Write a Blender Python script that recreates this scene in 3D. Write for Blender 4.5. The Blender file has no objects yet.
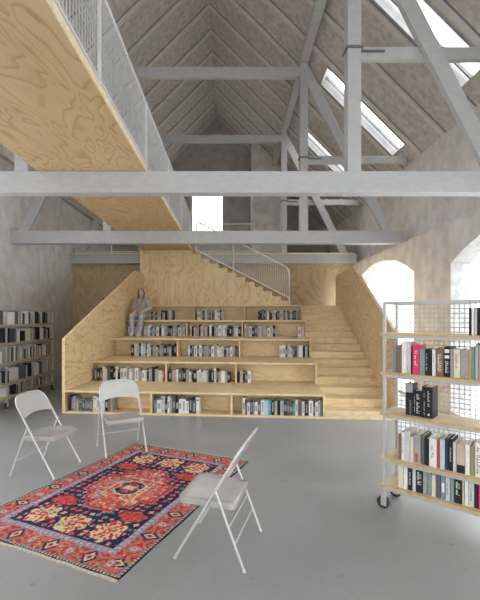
import bpy, bmesh, math, random
from mathutils import Vector, Matrix
import numpy as np

random.seed(7)
S = bpy.context.scene
COL = S.collection
PI = math.pi

# ------------------------------------------------------------------ materials
def mat(name, base=(.5, .5, .5), rough=.5, metal=0.0, spec=None):
    m = bpy.data.materials.new(name)
    m.use_nodes = True
    b = m.node_tree.nodes['Principled BSDF']
    b.inputs['Base Color'].default_value = (*base, 1)
    b.inputs['Roughness'].default_value = rough
    b.inputs['Metallic'].default_value = metal
    if spec is not None:
        b.inputs['Specular IOR Level'].default_value = spec
    return m

def nd(m, t, **kw):
    n = m.node_tree.nodes.new(t)
    for k, v in kw.items():
        setattr(n, k, v)
    return n

def lk(m, a, b):
    m.node_tree.links.new(a, b)

def bsdf(m):
    return m.node_tree.nodes['Principled BSDF']

def coords(m, scale, loc=(0, 0, 0)):
    tc = nd(m, 'ShaderNodeTexCoord')
    mp = nd(m, 'ShaderNodeMapping')
    mp.inputs['Scale'].default_value = scale
    mp.inputs['Location'].default_value = loc
    lk(m, tc.outputs['Object'], mp.inputs['Vector'])
    return mp.outputs['Vector']

def ramp(m, src, stops):
    r = nd(m, 'ShaderNodeValToRGB')
    el = r.color_ramp.elements
    while len(el) < len(stops):
        el.new(.5)
    for e, (p, c) in zip(el, stops):
        e.position = p
        e.color = (*c, 1)
    lk(m, src, r.inputs['Fac'])
    return r.outputs['Color']

def mixc(m, a, b, fac, mode='MIX'):
    x = nd(m, 'ShaderNodeMix', data_type='RGBA', blend_type=mode)
    if isinstance(fac, float):
        x.inputs[0].default_value = fac
    else:
        lk(m, fac, x.inputs[0])
    lk(m, a, x.inputs[6])
    lk(m, b, x.inputs[7])
    return x.outputs[2]

def bump(m, src, strength=.2, dist=.01):
    b = nd(m, 'ShaderNodeBump')
    b.inputs['Strength'].default_value = strength
    b.inputs['Distance'].default_value = dist
    lk(m, src, b.inputs['Height'])
    lk(m, b.outputs['Normal'], bsdf(m).inputs['Normal'])

def noisy(name, c0, c1, scale=4, rough=.6, detail=6, metal=0, bmp=0, sc3=(1, 1, 1), lo=.35, hi=.65):
    m = mat(name, c0, rough, metal)
    v = coords(m, sc3)
    n = nd(m, 'ShaderNodeTexNoise')
    n.inputs['Scale'].default_value = scale
    n.inputs['Detail'].default_value = detail
    lk(m, v, n.inputs['Vector'])
    c = ramp(m, n.outputs['Fac'], [(lo, c0), (hi, c1)])
    lk(m, c, bsdf(m).inputs['Base Color'])
    if bmp:
        bump(m, n.outputs['Fac'], bmp, .01)
    return m

def plywood(name, axis, light=(.745, .61, .385), dark=(.60, .41, .20), freq=11, size=1.0, seed=0, contrast=1.0):
    """rotary cut softwood plywood: soft contour figure stretched along the grain axis"""
    m = mat(name, light, .55)
    along, across = .8 * size, 2.2 * size
    sc = [across] * 3
    sc[axis] = along
    v = coords(m, tuple(sc), (seed * 3.1, seed * 1.7, seed * 2.3))
    n = nd(m, 'ShaderNodeTexNoise')
    n.inputs['Scale'].default_value = 1.0
    n.inputs['Detail'].default_value = 2.6
    n.inputs['Roughness'].default_value = .5
    n.inputs['Distortion'].default_value = .7
    lk(m, v, n.inputs['Vector'])
    mu = nd(m, 'ShaderNodeMath', operation='MULTIPLY')
    mu.inputs[1].default_value = freq
    lk(m, n.outputs['Fac'], mu.inputs[0])
    fr = nd(m, 'ShaderNodeMath', operation='FRACT')
    lk(m, mu.outputs[0], fr.inputs[0])
    mix_ = lambda k: tuple(a * (1 - k * contrast) + b * k * contrast for a, b in zip(light, dark))
    c = ramp(m, fr.outputs[0], [(0.0, mix_(.12)), (.30, light), (.62, mix_(.15)), (.84, mix_(.62)), (.93, mix_(.9)), (1.0, mix_(.12))])
    # broad tone drift over the sheet, then fine fibre
    n3 = nd(m, 'ShaderNodeTexNoise')
    n3.inputs['Scale'].default_value = .8
    n3.inputs['Detail'].default_value = 3
    lk(m, v, n3.inputs['Vector'])
    c = mixc(m, c, ramp(m, n3.outputs['Fac'], [(.3, (.93, .90, .86)), (.7, (1.05, 1.04, 1.02))]), 1.0, 'MULTIPLY')
    sc2 = [70.0] * 3
    sc2[axis] = 4.0
    v2 = coords(m, tuple(sc2))
    n2 = nd(m, 'ShaderNodeTexNoise')
    n2.inputs['Scale'].default_value = 1.0
    n2.inputs['Detail'].default_value = 3
    lk(m, v2, n2.inputs['Vector'])
    f = ramp(m, n2.outputs['Fac'], [(.3, (.90, .89, .87)), (.7, (1, 1, 1))])
    out = mixc(m, c, f, 1.0, 'MULTIPLY')
    lk(m, out, bsdf(m).inputs['Base Color'])
    return m

M = {}
M['ply_x'] = plywood('plywood_grain_x', 0, freq=10, contrast=.7)
M['ply_y'] = plywood('plywood_grain_y', 1, freq=10)
M['ply_z'] = plywood('plywood_grain_z', 2, freq=9)
M['ply_side'] = plywood('plywood_side_figure', 1, freq=13, size=1.1, seed=4, dark=(.60, .37, .15))
M['ply_walk'] = plywood('plywood_walkway', 1, freq=12, size=1.2, seed=2, light=(.63, .475, .275), dark=(.44, .26, .09), contrast=.85)
M['ply_edge'] = noisy('plywood_edge', (.80, .70, .52), (.68, .56, .37), 30, .6)
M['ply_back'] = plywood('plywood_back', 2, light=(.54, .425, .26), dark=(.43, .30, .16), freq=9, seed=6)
M['ply_shelf'] = plywood('plywood_shelf', 0, light=(.72, .61, .45), dark=(.60, .46, .29), freq=7, seed=3)
M['ply_shelf_edge'] = noisy('plywood_shelf_edge', (.58, .42, .19), (.47, .31, .12), 25, .6)
M['timber'] = noisy('painted_timber', (.42, .428, .435), (.465, .472, .475), 6, .6, sc3=(1.2, 3, 3), bmp=.05)
M['timber_dark'] = noisy('painted_timber_lining', (.40, .40, .40), (.48, .48, .475), 4, .6)
M['roof'] = noisy('roof_boards', (.42, .39, .365), (.58, .548, .518), 9, .85, detail=10)
M['rib'] = noisy('roof_batten', (.56, .545, .525), (.64, .625, .605), 6, .8)
M['groove'] = mat('roof_joint', (.24, .23, .22), .9)
M['plaster'] = noisy('rough_plaster', (.58, .56, .548), (.73, .715, .703), 4, .9, detail=12, bmp=.25)
M['plaster_warm'] = noisy('rough_plaster_warm', (.53, .505, .485), (.68, .655, .635), 4, .9, detail=12, bmp=.25)
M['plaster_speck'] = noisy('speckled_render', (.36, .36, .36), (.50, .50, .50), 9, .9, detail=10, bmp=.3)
M['plaster_grey'] = noisy('grey_plaster', (.36, .35, .345), (.48, .465, .455), 3, .9, detail=10, bmp=.2)
M['steel_white'] = noisy('white_powder_coat', (.41, .415, .42), (.47, .475, .48), 8, .38, metal=.15)
M['mesh_white'] = noisy('white_wire', (.42, .43, .44), (.52, .53, .54), 8, .45)
M['mesh_galv'] = noisy('galvanised_wire', (.46, .48, .49), (.58, .60, .61), 8, .45, metal=.3)
M['chair'] = noisy('chair_enamel', (.49, .49, .487), (.55, .55, .547), 5, .28, metal=.3)
M['chair_seat'] = noisy('chair_seat_enamel', (.42, .41, .40), (.48, .47, .46), 5, .27, metal=.35)
M['rail_white'] = noisy('white_rail', (.68, .69, .70), (.75, .76, .77), 8, .38, metal=.1)
M['rail_mesh'] = noisy('pale_wire', (.62, .63, .64), (.70, .71, .72), 8, .45)
M['rubber'] = noisy('black_rubber', (.02, .02, .022), (.05, .05, .052), 12, .6)
M['strap'] = noisy('dark_steel', (.13, .13, .135), (.2, .2, .205), 8, .5, metal=.5)
M['black'] = mat('black_fixture', (.015, .015, .016), .5)
M['pages'] = noisy('book_pages', (.72, .69, .62), (.84, .82, .77), 40, .9)

def floor_mat():
    m = mat('sealed_concrete', (.3, .3, .3), .38)
    v = coords(m, (1, 1, 1))
    n = nd(m, 'ShaderNodeTexNoise')
    n.inputs['Scale'].default_value = .9
    n.inputs['Detail'].default_value = 9
    n.inputs['Roughness'].default_value = .6
    lk(m, v, n.inputs['Vector'])
    c = ramp(m, n.outputs['Fac'], [(.3, (.222, .234, .238)), (.7, (.285, .297, .30))])
    n2 = nd(m, 'ShaderNodeTexNoise')
    n2.inputs['Scale'].default_value = 14
    n2.inputs['Detail'].default_value = 5
    lk(m, v, n2.inputs['Vector'])
    sp = ramp(m, n2.outputs['Fac'], [(.26, (.72, .72, .72)), (.36, (1, 1, 1)), (.8, (1.0, 1.0, 1.0)), (.9, (1.06, 1.06, 1.06))])
    c2 = mixc(m, c, sp, 1.0, 'MULTIPLY')
    lk(m, c2, bsdf(m).inputs['Base Color'])
    r = ramp(m, n.outputs['Fac'], [(.3, (.30, .30, .30)), (.75, (.46, .46, .46))])
    lk(m, r, bsdf(m).inputs['Roughness'])
    return m
M['floor'] = floor_mat()

def glass_mat():
    m = bpy.data.materials.new('clear_glass')
    m.use_nodes = True
    nt = m.node_tree
    nt.nodes.clear()
    o = nt.nodes.new('ShaderNodeOutputMaterial')
    t = nt.nodes.new('ShaderNodeBsdfTransparent')
    g = nt.nodes.new('ShaderNodeBsdfGlossy')
    g.inputs['Roughness'].default_value = .02
    x = nt.nodes.new('ShaderNodeMixShader')
    x.inputs[0].default_value = .05
    nt.links.new(t.outputs[0], x.inputs[1])
    nt.links.new(g.outputs[0], x.inputs[2])
    nt.links.new(x.outputs[0], o.inputs[0])
    return m
M['glass'] = glass_mat()

# ------------------------------------------------------------------ mesh helpers
class MB:
    def __init__(self):
        self.v = []
        self.f = []
        self.mi = []

    def add(self, vs, fs, mi=0):
        o = len(self.v)
        self.v += [tuple(p) for p in vs]
        self.f += [tuple(i + o for i in f) for f in fs]
        self.mi += [mi] * len(fs)
        return self

    def box(self, x0, x1, y0, y1, z0, z1, mi=0):
        vs = [(x, y, z) for z in (z0, z1) for y in (y0, y1) for x in (x0, x1)]
        return self.add(vs, [(0, 2, 3, 1), (4, 5, 7, 6), (0, 1, 5, 4), (2, 6, 7, 3), (0, 4, 6, 2), (1, 3, 7, 5)], mi)

    def prism(self, poly, vec, mi=0):
        """closed polygon (list of 3d points) extruded along vec"""
        n = len(poly)
        vec = Vector(vec)
        a = [Vector(p) for p in poly]
        nrm = sum(((a[i] - a[0]).cross(a[(i + 1) % n] - a[0]) for i in range(1, n - 1)), Vector())
        if nrm.dot(vec) < 0:
            a = a[::-1]
        b = [p + vec for p in a]
        fs = [tuple(range(n))[::-1], tuple(range(n, 2 * n))]
        fs += [(i, (i + 1) % n, n + (i + 1) % n, n + i) for i in range(n)]
        return self.add(a + b, fs, mi)

    def tube(self, pts, r, seg=8, closed=False, mi=0, cap=True):
        pts = [Vector(p) for p in pts]
        n = len(pts)
        rs = r if isinstance(r, (list, tuple)) else [r] * n
        rings = []
        up = None
        for i in range(n):
            if closed:
                t = (pts[(i + 1) % n] - pts[i - 1])
            else:
                t = pts[min(i + 1, n - 1)] - pts[max(i - 1, 0)]
            t.normalize()
            if up is None:
                up = Vector((0, 0, 1)) if abs(t.z) < .9 else Vector((1, 0, 0))
            sx = t.cross(up)
            if sx.length < 1e-5:
                sx = t.cross(Vector((1, 0, 0)))
            sx.normalize()
            up = sx.cross(t).normalized()
            rings.append([pts[i] + (sx * math.cos(a) + up * math.sin(a)) * rs[i]
                          for a in (2 * PI * k / seg for k in range(seg))])
        vs = [p for ring in rings for p in ring]
        fs = []
        for i in range(n if closed else n - 1):
            j = (i + 1) % n
            for k in range(seg):
                l = (k + 1) % seg
                fs.append((i * seg + k, j * seg + k, j * seg + l, i * seg + l))
        if not closed and cap:
            fs.append(tuple(range(seg)))
            fs.append(tuple(range((n - 1) * seg, n * seg))[::-1])
        return self.add(vs, fs, mi)

    def ellipsoid(self, c, r, seg=12, rings=8, mi=0):
        vs = [(c[0], c[1], c[2] - r[2])]
        for i in range(1, rings):
            ph = -PI / 2 + PI * i / rings
            for k in range(seg):
                a = 2 * PI * k / seg
                vs.append((c[0] + r[0] * math.cos(ph) * math.cos(a), c[1] + r[1] * math.cos(ph) * math.sin(a), c[2] + r[2] * math.sin(ph)))
        vs.append((c[0], c[1], c[2] + r[2]))
        fs = []
        for k in range(seg):
            l = (k + 1) % seg
            fs.append((0, 1 + l, 1 + k))
            for i in range(rings - 2):
                a, b = 1 + i * seg, 1 + (i + 1) * seg
                fs.append((a + k, a + l, b + l, b + k))
            a = 1 + (rings - 2) * seg
            fs.append((a + k, a + l, len(vs) - 1))
        return self.add(vs, fs, mi)

    def capsule(self, p0, p1, r0, r1, seg=12, mi=0):
        p0, p1 = Vector(p0), Vector(p1)
        t = (p1 - p0).normalized()
        pts, rs = [], []
        for k in range(4):
            a = PI / 2 * (1 - k / 3.5)
            pts.append(p0 - t * r0 * math.sin(a))
            rs.append(max(r0 * math.cos(a), r0 * .05))
        pts.append(p0); rs.append(r0)
        pts.append(p1); rs.append(r1)
        for k in range(1, 5):
            a = PI / 2 * k / 4.2
            pts.append(p1 + t * r1 * math.sin(a))
            rs.append(max(r1 * math.cos(a), r1 * .05))
        return self.tube(pts, rs, seg, mi=mi)

    def build(self, name, mats, parent=None, smooth=False, bevel=0.0, kind=None):
        me = bpy.data.meshes.new(name)
        me.from_pydata(self.v, [], self.f)
        for m in (mats if isinstance(mats, (list, tuple)) else [mats]):
            me.materials.append(m)
        if len(set(self.mi)) > 1:
            me.polygons.foreach_set('material_index', self.mi)
        if smooth:
            me.polygons.foreach_set('use_smooth', [True] * len(me.polygons))
        me.update()
        o = bpy.data.objects.new(name, me)
        COL.objects.link(o)
        if parent:
            o.parent = parent
        if smooth:
            md = o.modifiers.new('edges', 'EDGE_SPLIT')
            md.split_angle = math.radians(40)
        if bevel:
            b = o.modifiers.new('bevel', 'BEVEL')
            b.width = bevel
            b.segments = 2
            b.limit_method = 'ANGLE'
        if kind:
            o['kind'] = kind
        return o

def tag(o, label, cat, group=None):
    o['label'] = label
    o['category'] = cat
    if group:
        o['group'] = group
    return o

def thing(name, label, cat, loc=(0, 0, 0), rz=0.0, group=None):
    o = bpy.data.objects.new(name, None)
    COL.objects.link(o)
    o.empty_display_size = .1
    o.location = loc
    o.rotation_euler = (0, 0, rz)
    return tag(o, label, cat, group)

def copy_tree(src, parent=None):
    c = src.copy()
    COL.objects.link(c)
    if parent:
        c.parent = parent
    for ch in src.children:
        copy_tree(ch, c)
    return c

def struct(name, mb, m, parent=None, **kw):
    o = mb.build(name, m, parent, **kw)
    if parent is None:
        o['kind'] = 'structure'
    return o

# ------------------------------------------------------------------ room dimensions
EYE = 1.6
D_END, D_FRONT = 15.66, -3.2
XR, XRU, XL = 3.58, 3.88, -4.66          # right lower wall, right upper wall, left wall
RIDGE_X, RIDGE_Z = -.54, 9.35
LEDGE = 3.155
def roof_z(x):
    return RIDGE_Z - abs(x - RIDGE_X)

# floor
struct('floor', MB().box(-5.3, 4.3, D_FRONT - .3, D_END + .3, -.12, 0), M['floor'])

# right lower wall with segmental-arched openings
ARCH = [(7.83, 11.57), (2.80, 6.54), (-2.23, 1.51)]
SILL, SPRING, APEX = .06, 2.49, 2.955
def arc_pts(a, b, n=20):
    c, h, rise = (a + b) / 2, (b - a) / 2, APEX - SPRING
    R = (h * h + rise * rise) / (2 * rise)
    out = []
    for i in range(n + 1):
        y = a + (b - a) * i / n
        out.append((y, SPRING + math.sqrt(max(R * R - (y - c) ** 2, 0)) - (R - rise)))
    return out
w = MB()
T = .34
edges = [D_FRONT] + [e for ab in sorted(ARCH) for e in ab] + [D_END + .2]
for i in range(0, len(edges), 2):
    w.box(XR, XR + T, edges[i], edges[i + 1], 0, LEDGE)
for a, b in ARCH:
    w.box(XR, XR + T, a, b, 0, SILL)
    poly = [(XR, y, z) for y, z in arc_pts(a, b)] + [(XR, b, LEDGE), (XR, a, LEDGE)]
    w.prism(poly, (T, 0, 0))
struct('wall_right', w, M['plaster_warm'])
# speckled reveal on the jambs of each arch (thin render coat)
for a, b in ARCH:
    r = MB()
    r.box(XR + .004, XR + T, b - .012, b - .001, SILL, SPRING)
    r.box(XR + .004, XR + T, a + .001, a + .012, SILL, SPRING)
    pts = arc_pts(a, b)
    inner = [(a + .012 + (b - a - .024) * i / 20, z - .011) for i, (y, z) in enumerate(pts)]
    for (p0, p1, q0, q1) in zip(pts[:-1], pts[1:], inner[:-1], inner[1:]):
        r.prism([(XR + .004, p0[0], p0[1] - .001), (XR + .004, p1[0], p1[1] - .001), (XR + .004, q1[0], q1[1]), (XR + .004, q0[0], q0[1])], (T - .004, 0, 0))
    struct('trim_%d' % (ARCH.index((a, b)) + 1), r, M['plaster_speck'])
# glass in the arches
for i, (a, b) in enumerate(ARCH):
    g = MB()
    poly = [(XR + .26, y, z) for y, z in arc_pts(a, b)] + [(XR + .26, b, SILL), (XR + .26, a, SILL)]
    g.prism(poly, (.008, 0, 0))
    wn = struct('window_%d' % (i + 1), g, M['glass'])
# upper right wall, set back over the ledge
struct('wall_right_upper', MB().box(XRU, XRU + .3, D_FRONT, D_END + .2, LEDGE, roof_z(XRU) + .05), M['plaster'])
# left wall
ADDED_ARCH_L = [(2.80, 6.54)]  # unseen arched opening, added to light the room from the left
wl = MB()
edges = [D_FRONT] + [e for ab in sorted(ADDED_ARCH_L) for e in ab] + [D_END + .2]
for i in range(0, len(edges), 2):
    wl.box(XL - .34, XL, edges[i], edges[i + 1], 0, roof_z(XL) + .05)
for a, b in ADDED_ARCH_L:
    wl.box(XL - .34, XL, a, b, 0, SILL)
    poly = [(XL, y, z) for y, z in arc_pts(a, b)] + [(XL, b, roof_z(XL) + .05), (XL, a, roof_z(XL) + .05)]
    wl.prism(poly, (-.34, 0, 0))
struct('wall_left', wl, M['plaster'])
for i, (a, b) in enumerate(ADDED_ARCH_L):
    g = MB()
    poly = [(XL - .26, y, z) for y, z in arc_pts(a, b)] + [(XL - .26, b, SILL), (XL - .26, a, SILL)]
    g.prism(poly, (-.008, 0, 0))
    struct('window_%d' % (i + 20), g, M['glass'])  # pane of the added left arch
# gable wall at the far end with one tall window
wx0, wx1, wz0, wz1 = -1.57, -.29, 4.70, 6.85
def gable(yy, th, hole):
    g = MB()
    z0 = 0
    def col(xa, xb, za, top=True, zb=None):
        if zb is None:
            pts = [(xa, yy, za), (xb, yy, za), (xb, yy, roof_z(xb) + .04)]
            if xa < RIDGE_X < xb:
                pts.append((RIDGE_X, yy, RIDGE_Z + .04))
            pts.append((xa, yy, roof_z(xa) + .04))
        else:
            pts = [(xa, yy, za), (xb, yy, za), (xb, yy, zb), (xa, yy, zb)]
        g.prism(pts, (0, th, 0))
    col(XL, wx0, z0)
    col(wx1, XRU, z0)
    col(wx0, wx1, z0, zb=wz0)
    col(wx0, wx1, wz1)
    return g
struct('wall_back', gable(D_END, .3, True), M['plaster_grey'])
wf = struct('window_4', MB().box(wx0, wx1, D_END + .16, D_END + .168, wz0, wz1), M['glass'])
fr = MB()
for x0, x1, z0, z1 in ((wx0, wx0 + .05, wz0, wz1), (wx1 - .05, wx1, wz0, wz1), (wx0 + .05, wx1 - .05, wz0, wz0 + .05), (wx0 + .05, wx1 - .05, wz1 - .05, wz1)):
    fr.box(x0, x1, D_END + .10, D_END + .158, z0, z1)
fr.build('window_frame', M['steel_white'], wf)

# chimney breast standing in front of the gable
ch = MB().box(.76, 1.86, 14.3, D_END - .002, 3.466, roof_z(1.86) - .03)
ch.prism([(.76, 14.3, roof_z(1.86) - .03), (1.86, 14.3, roof_z(1.86) - .03), (.76, 14.3, roof_z(.76) - .03)], (0, D_END - .002 - 14.3, 0))
struct('wall_chimney', ch, M['plaster'])

# front wall behind the camera, its three tall openings added and sized for front light
FW = MB()
fo = [(-4.3, -2.2), (-1.75, .75), (1.2, 3.2)]
xs = [XL] + [e for p in fo for e in p] + [XRU]
for i in range(0, len(xs), 2):
    FW.prism([(xs[i], D_FRONT, 0), (xs[i + 1], D_FRONT, 0), (xs[i + 1], D_FRONT, roof_z(xs[i + 1])), (xs[i], D_FRONT, roof_z(xs[i]))], (0, -.3, 0))
for a, b in fo:
    FW.box(a, b, D_FRONT - .3, D_FRONT, 0, .4)
    top = [(a, D_FRONT, 4.0), (b, D_FRONT, 4.0), (b, D_FRONT, roof_z(b))]
    if a < RIDGE_X < b:
        top.append((RIDGE_X, D_FRONT, RIDGE_Z))
    top.append((a, D_FRONT, roof_z(a)))
    FW.prism(top, (0, -.3, 0))
struct('wall_front', FW, M['plaster'])

# ------------------------------------------------------------------ roof
RIB0, RIBS = 9.92, .885
rib_d = [RIB0 + RIBS * k for k in range(-14, 7)]
SKY_BAYS = [(rib_d[i], rib_d[i + 1]) for i in range(len(rib_d) - 1)
            if any(abs((rib_d[i] + rib_d[i + 1]) / 2 - c) < .3 for c in (-2.03, .63, 3.28, 5.94, 8.59, 11.25))]  # bays nearer than the visible skylights continue the spacing, added for extra light
SX0, SX1 = 2.0, 3.63                     # opening, measured along X on the right slope
TH = .24
def slope_prism(mb, xa, xb, y0, y1, th, side=1, off=0.0, mi=0):
    n = Vector((-1, 0, -1)).normalized() if side > 0 else Vector((1, 0, -1)).normalized()
    a = Vector((xa, y0, roof_z(xa))) + n * off
    b = Vector((xb, y0, roof_z(xb))) + n * off
    up = -n * th
    mb.prism([a, b, b + up, a + up], (0, y1 - y0, 0), mi)
ye = D_END + .3
def slope_slab(side, eave):
    cr = MB()
    f = (lambda x: x) if side > 0 else (lambda x: 2 * RIDGE_X - x)
    bays = SKY_BAYS if side > 0 else [b for b in SKY_BAYS if b[0] < 9]  # left skylights are unseen, mirrored over to brighten the interior
    stops = sorted([D_FRONT - .3, ye] + [e for b in bays for e in b])
    def sp(x0, x1, a, b):
        x0, x1 = sorted((f(x0), f(x1)))
        slope_prism(cr, x0, x1, a, b, TH, side)
    for a, b in zip(stops[:-1], stops[1:]):
        bay = next((q for q in bays if abs(q[0] - a) < .01 and abs(q[1] - b) < .01), None)
        if bay:
            m0, m1 = a + .13, b - .13
            sp(RIDGE_X, SX0, a, b)
            sp(SX1, eave, a, b)
            sp(SX0, SX1, a, m0)
            sp(SX0, SX1, m1, b)
        else:
            sp(RIDGE_X, eave, a, b)
    return cr, bays
cr, _ = slope_slab(1, XRU + .35)
struct('ceiling_right', cr, M['roof'])
cl, added_left_bays = slope_slab(-1, 2 * RIDGE_X - XL + .4)
struct('ceiling_left', cl, M['roof'])
# battens and joints over both slopes
for side, x0, x1, nm in ((1, RIDGE_X + .03, XRU, 'trim_4'), (-1, XL, RIDGE_X - .03, 'trim_5')):
    b = MB()
    for d in rib_d:
        if D_FRONT < d < D_END - .1:
            slope_prism(b, x0, x1, d - .05, d + .045, .045, side, .0452, 0)
            slope_prism(b, x0, x1, d - .075, d - .0505, .012, side, .0125, 1)
    struct(nm, b, [M['rib'], M['groove']])
# skylight linings and panes
for i, (a, b) in enumerate(SKY_BAYS):
    m0, m1 = a + .13, b - .13
    g = MB()
    slope_prism(g, SX0 + .02, SX1 - .02, m0 + .02, m1 - .02, .012, 1, -.17)
    sk = struct('window_%d' % (i + 5), g, M['glass'])
    l = MB()
    e = .02
    slope_prism(l, SX0, SX1, m0, m0 + e, TH + .03, 1, .03)
    slope_prism(l, SX0, SX1, m1 - e, m1, TH + .03, 1, .03)
    slope_prism(l, SX0, SX0 + e, m0 + e, m1 - e, TH + .03, 1, .03)
    slope_prism(l, SX1 - e, SX1, m0 + e, m1 - e, TH + .03, 1, .03)
    l.build('window_frame', M['timber_dark'], sk)
    gb = MB()
    slope_prism(gb, SX0 + e, SX1 - e, m1 - .115, m1 - .085, .05, 1, -.09)
    gb.build('glazing_bar', M['strap'], sk)

for i, (a, b) in enumerate(added_left_bays):  # panes of the added, unseen left skylights
    g = MB()
    slope_prism(g, 2 * RIDGE_X - SX1 + .02, 2 * RIDGE_X - SX0 - .02, a + .15, b - .15, .012, -1, -.17)
    struct('window_%d' % (i + 30), g, M['glass'])

# ------------------------------------------------------------------ roof trusses
PX0, PX1 = 1.46, 1.63
def mirror(x):
    return 2 * RIDGE_X - x
def truss(D, label):
    t = thing('roof_truss', label, 'roof truss', (0, D, LEDGE), 0, 'painted timber roof trusses')
    Z = LEDGE
    def z(v): return v - Z
    MB().box(-4.655, 3.66, 0, .17, .001, .27).build('tie_beam', M['timber'], t, bevel=.006)
    for s in (1, -1):
        f = (lambda x: x) if s > 0 else mirror
        a, b = sorted((f(PX0), f(PX1)))
        MB().box(a, b, 0, .17, .27, z(6.98)).build('post', M['timber'], t, bevel=.006)
        # brace: post head down to the tie beam end
        p = [(f(3.20), 0, .27), (f(3.42), 0, .27), (f(PX1), 0, z(6.93)), (f(PX1), 0, z(6.48))]
        q = MB().prism([Vector(c) for c in p], (0, .085, 0))
        q.build('brace', M['timber'], t, bevel=.005)
        if s < 0:
            continue
        a, b = sorted((f(PX1), f(3.76)))
        MB().box(a, b, .09, .17, z(4.88), z(5.04)).build('strut', M['timber'], t, bevel=.004)
        # steel strap around the post with a tongue along the strut
        st = MB()
        a, b = sorted((f(PX0), f(PX1)))
        zs = z(4.975)
        st.box(a - .022, b + .022, -.022, -.001, zs - .014, zs + .014)
        st.box(a - .022, a - .001, -.001, .17, zs - .014, zs + .014)
        st.box(b + .001, b + .022, -.001, .08, zs - .014, zs + .014)
        a2, b2 = sorted((f(PX1 + .001), f(PX1 + .32)))
        st.box(a2, b2, .06, .089, zs - .008, zs + .008)
        st.build('strap', M['strap'], t)
    MB().box(mirror(PX0), PX0, .02, .15, z(6.70), z(6.90)).build('collar_beam', M['timber'], t, bevel=.005)
    return t
truss(5.0, 'nearest grey painted roof truss, its tie beam crossing the whole picture')
truss(8.45, 'middle grey painted roof truss, its beam ends in view on both sides')
truss(11.62, 'farthest grey painted roof truss, over the plywood wall and balcony edge')
for s, lab in ((1, 'long grey timber purlin under the skylit right roof slope'), (-1, 'long grey timber purlin under the left roof slope')):
    a, b = sorted((PX0, PX1)) if s > 0 else sorted((mirror(PX0), mirror(PX1)))
    o = MB().box(a, b, D_FRONT + .01, 14.29 if s > 0 else D_END - .01, 6.98, 7.15).build('purlin', M['timber'], bevel=.006)
    tag(o, lab, 'beam', 'roof purlins')

struct('trim_6', MB().box(XL + .002, XL + .10, D_FRONT, D_END, 4.84, 5.12), M['roof'])

# ------------------------------------------------------------------ plywood wall, balcony
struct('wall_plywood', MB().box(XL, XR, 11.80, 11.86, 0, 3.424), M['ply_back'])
bal = MB().box(XL, XR, 11.60, D_END, 3.426, 3.465)
struct('floor_balcony', bal, M['ply_edge'])

def railing(name, label, parent_loc, rz, L, H, z0, posts, mesh_m, wire=.05, rows=.05, r=.003, slope=0.0, post_ends=True, rail_r=.014):
    """straight or sloping guard rail along local x: frame tubes, posts, wire grid"""
    t = thing(name, label, 'railing', parent_loc, rz)
    zt = lambda x: z0 + H + slope * x
    zb = lambda x: z0 + slope * x
    MB().tube([(0, 0, zt(0)), (L, 0, zt(L))], rail_r, 8).build('top_rail', M['rail_white'], t, smooth=True)
    MB().tube([(0, 0, zb(0)), (L, 0, zb(L))], rail_r * .8, 8).build('bottom_rail', M['rail_white'], t, smooth=True)
    for px in posts:
        MB().box(px - .016, px + .016, -.012, .012, 0 if slope == 0 else zb(px) - .16, zt(px)).build('post', M['rail_white'], t)
    g = MB()
    n = int(L / wire)
    for i in range(1, n):
        x = L * i / n
        g.tube([(x, 0, zb(x)), (x, 0, zt(x))], r, 4, cap=False)
    k = int(H / rows)
    for j in range(1, k):
        h = H * j / k
        g.tube([(0, r, zb(0) + h), (L, r, zb(L) + h)], r, 4, cap=False)
    g.build('wire_mesh', mesh_m, t)
    return t

# balcony guard rails either side of the walkway
railing('balcony_railing', 'wire railing on the balcony edge left of the raised walkway', (-4.52, 11.68, 3.466), 0, 2.05, .80, .05, (0.016, 1.03, 2.034), M['mesh_galv'], .07, .11)
railing('balcony_railing', 'wire railing on the balcony edge in front of the tall back window', (-1.02, 11.68, 3.466), 0, 1.72, .80, .05, (0.016, 1.704), M['mesh_galv'], .07, .11)

# ------------------------------------------------------------------ raised walkway
wk = thing('walkway', 'raised plywood walkway running overhead towards the back balcony', 'walkway', (-1.74, 5, 3.427))
WX0, WX1 = -2.42 + 1.74, -1.058 + 1.74
y0, y1 = D_FRONT - 5, 11.598 - 5
MB().box(WX0, WX1 - .012, y0, y1, 0, .066).build('deck', M['ply_walk'], wk)
MB().box(WX1 - .012, WX1, y0, y1, 0, .066).build('edge_strip', M['ply_edge'], wk)
railing('walkway_railing', 'long wire mesh railing along the right edge of the overhead walkway', (-1.075, -.30, 3.493), PI / 2, 11.0, .765, .05,
        [.02, 1.77, 3.56, 5.35, 7.14, 8.93, 10.72], M['mesh_galv'], .055, .055, .0032)

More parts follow.
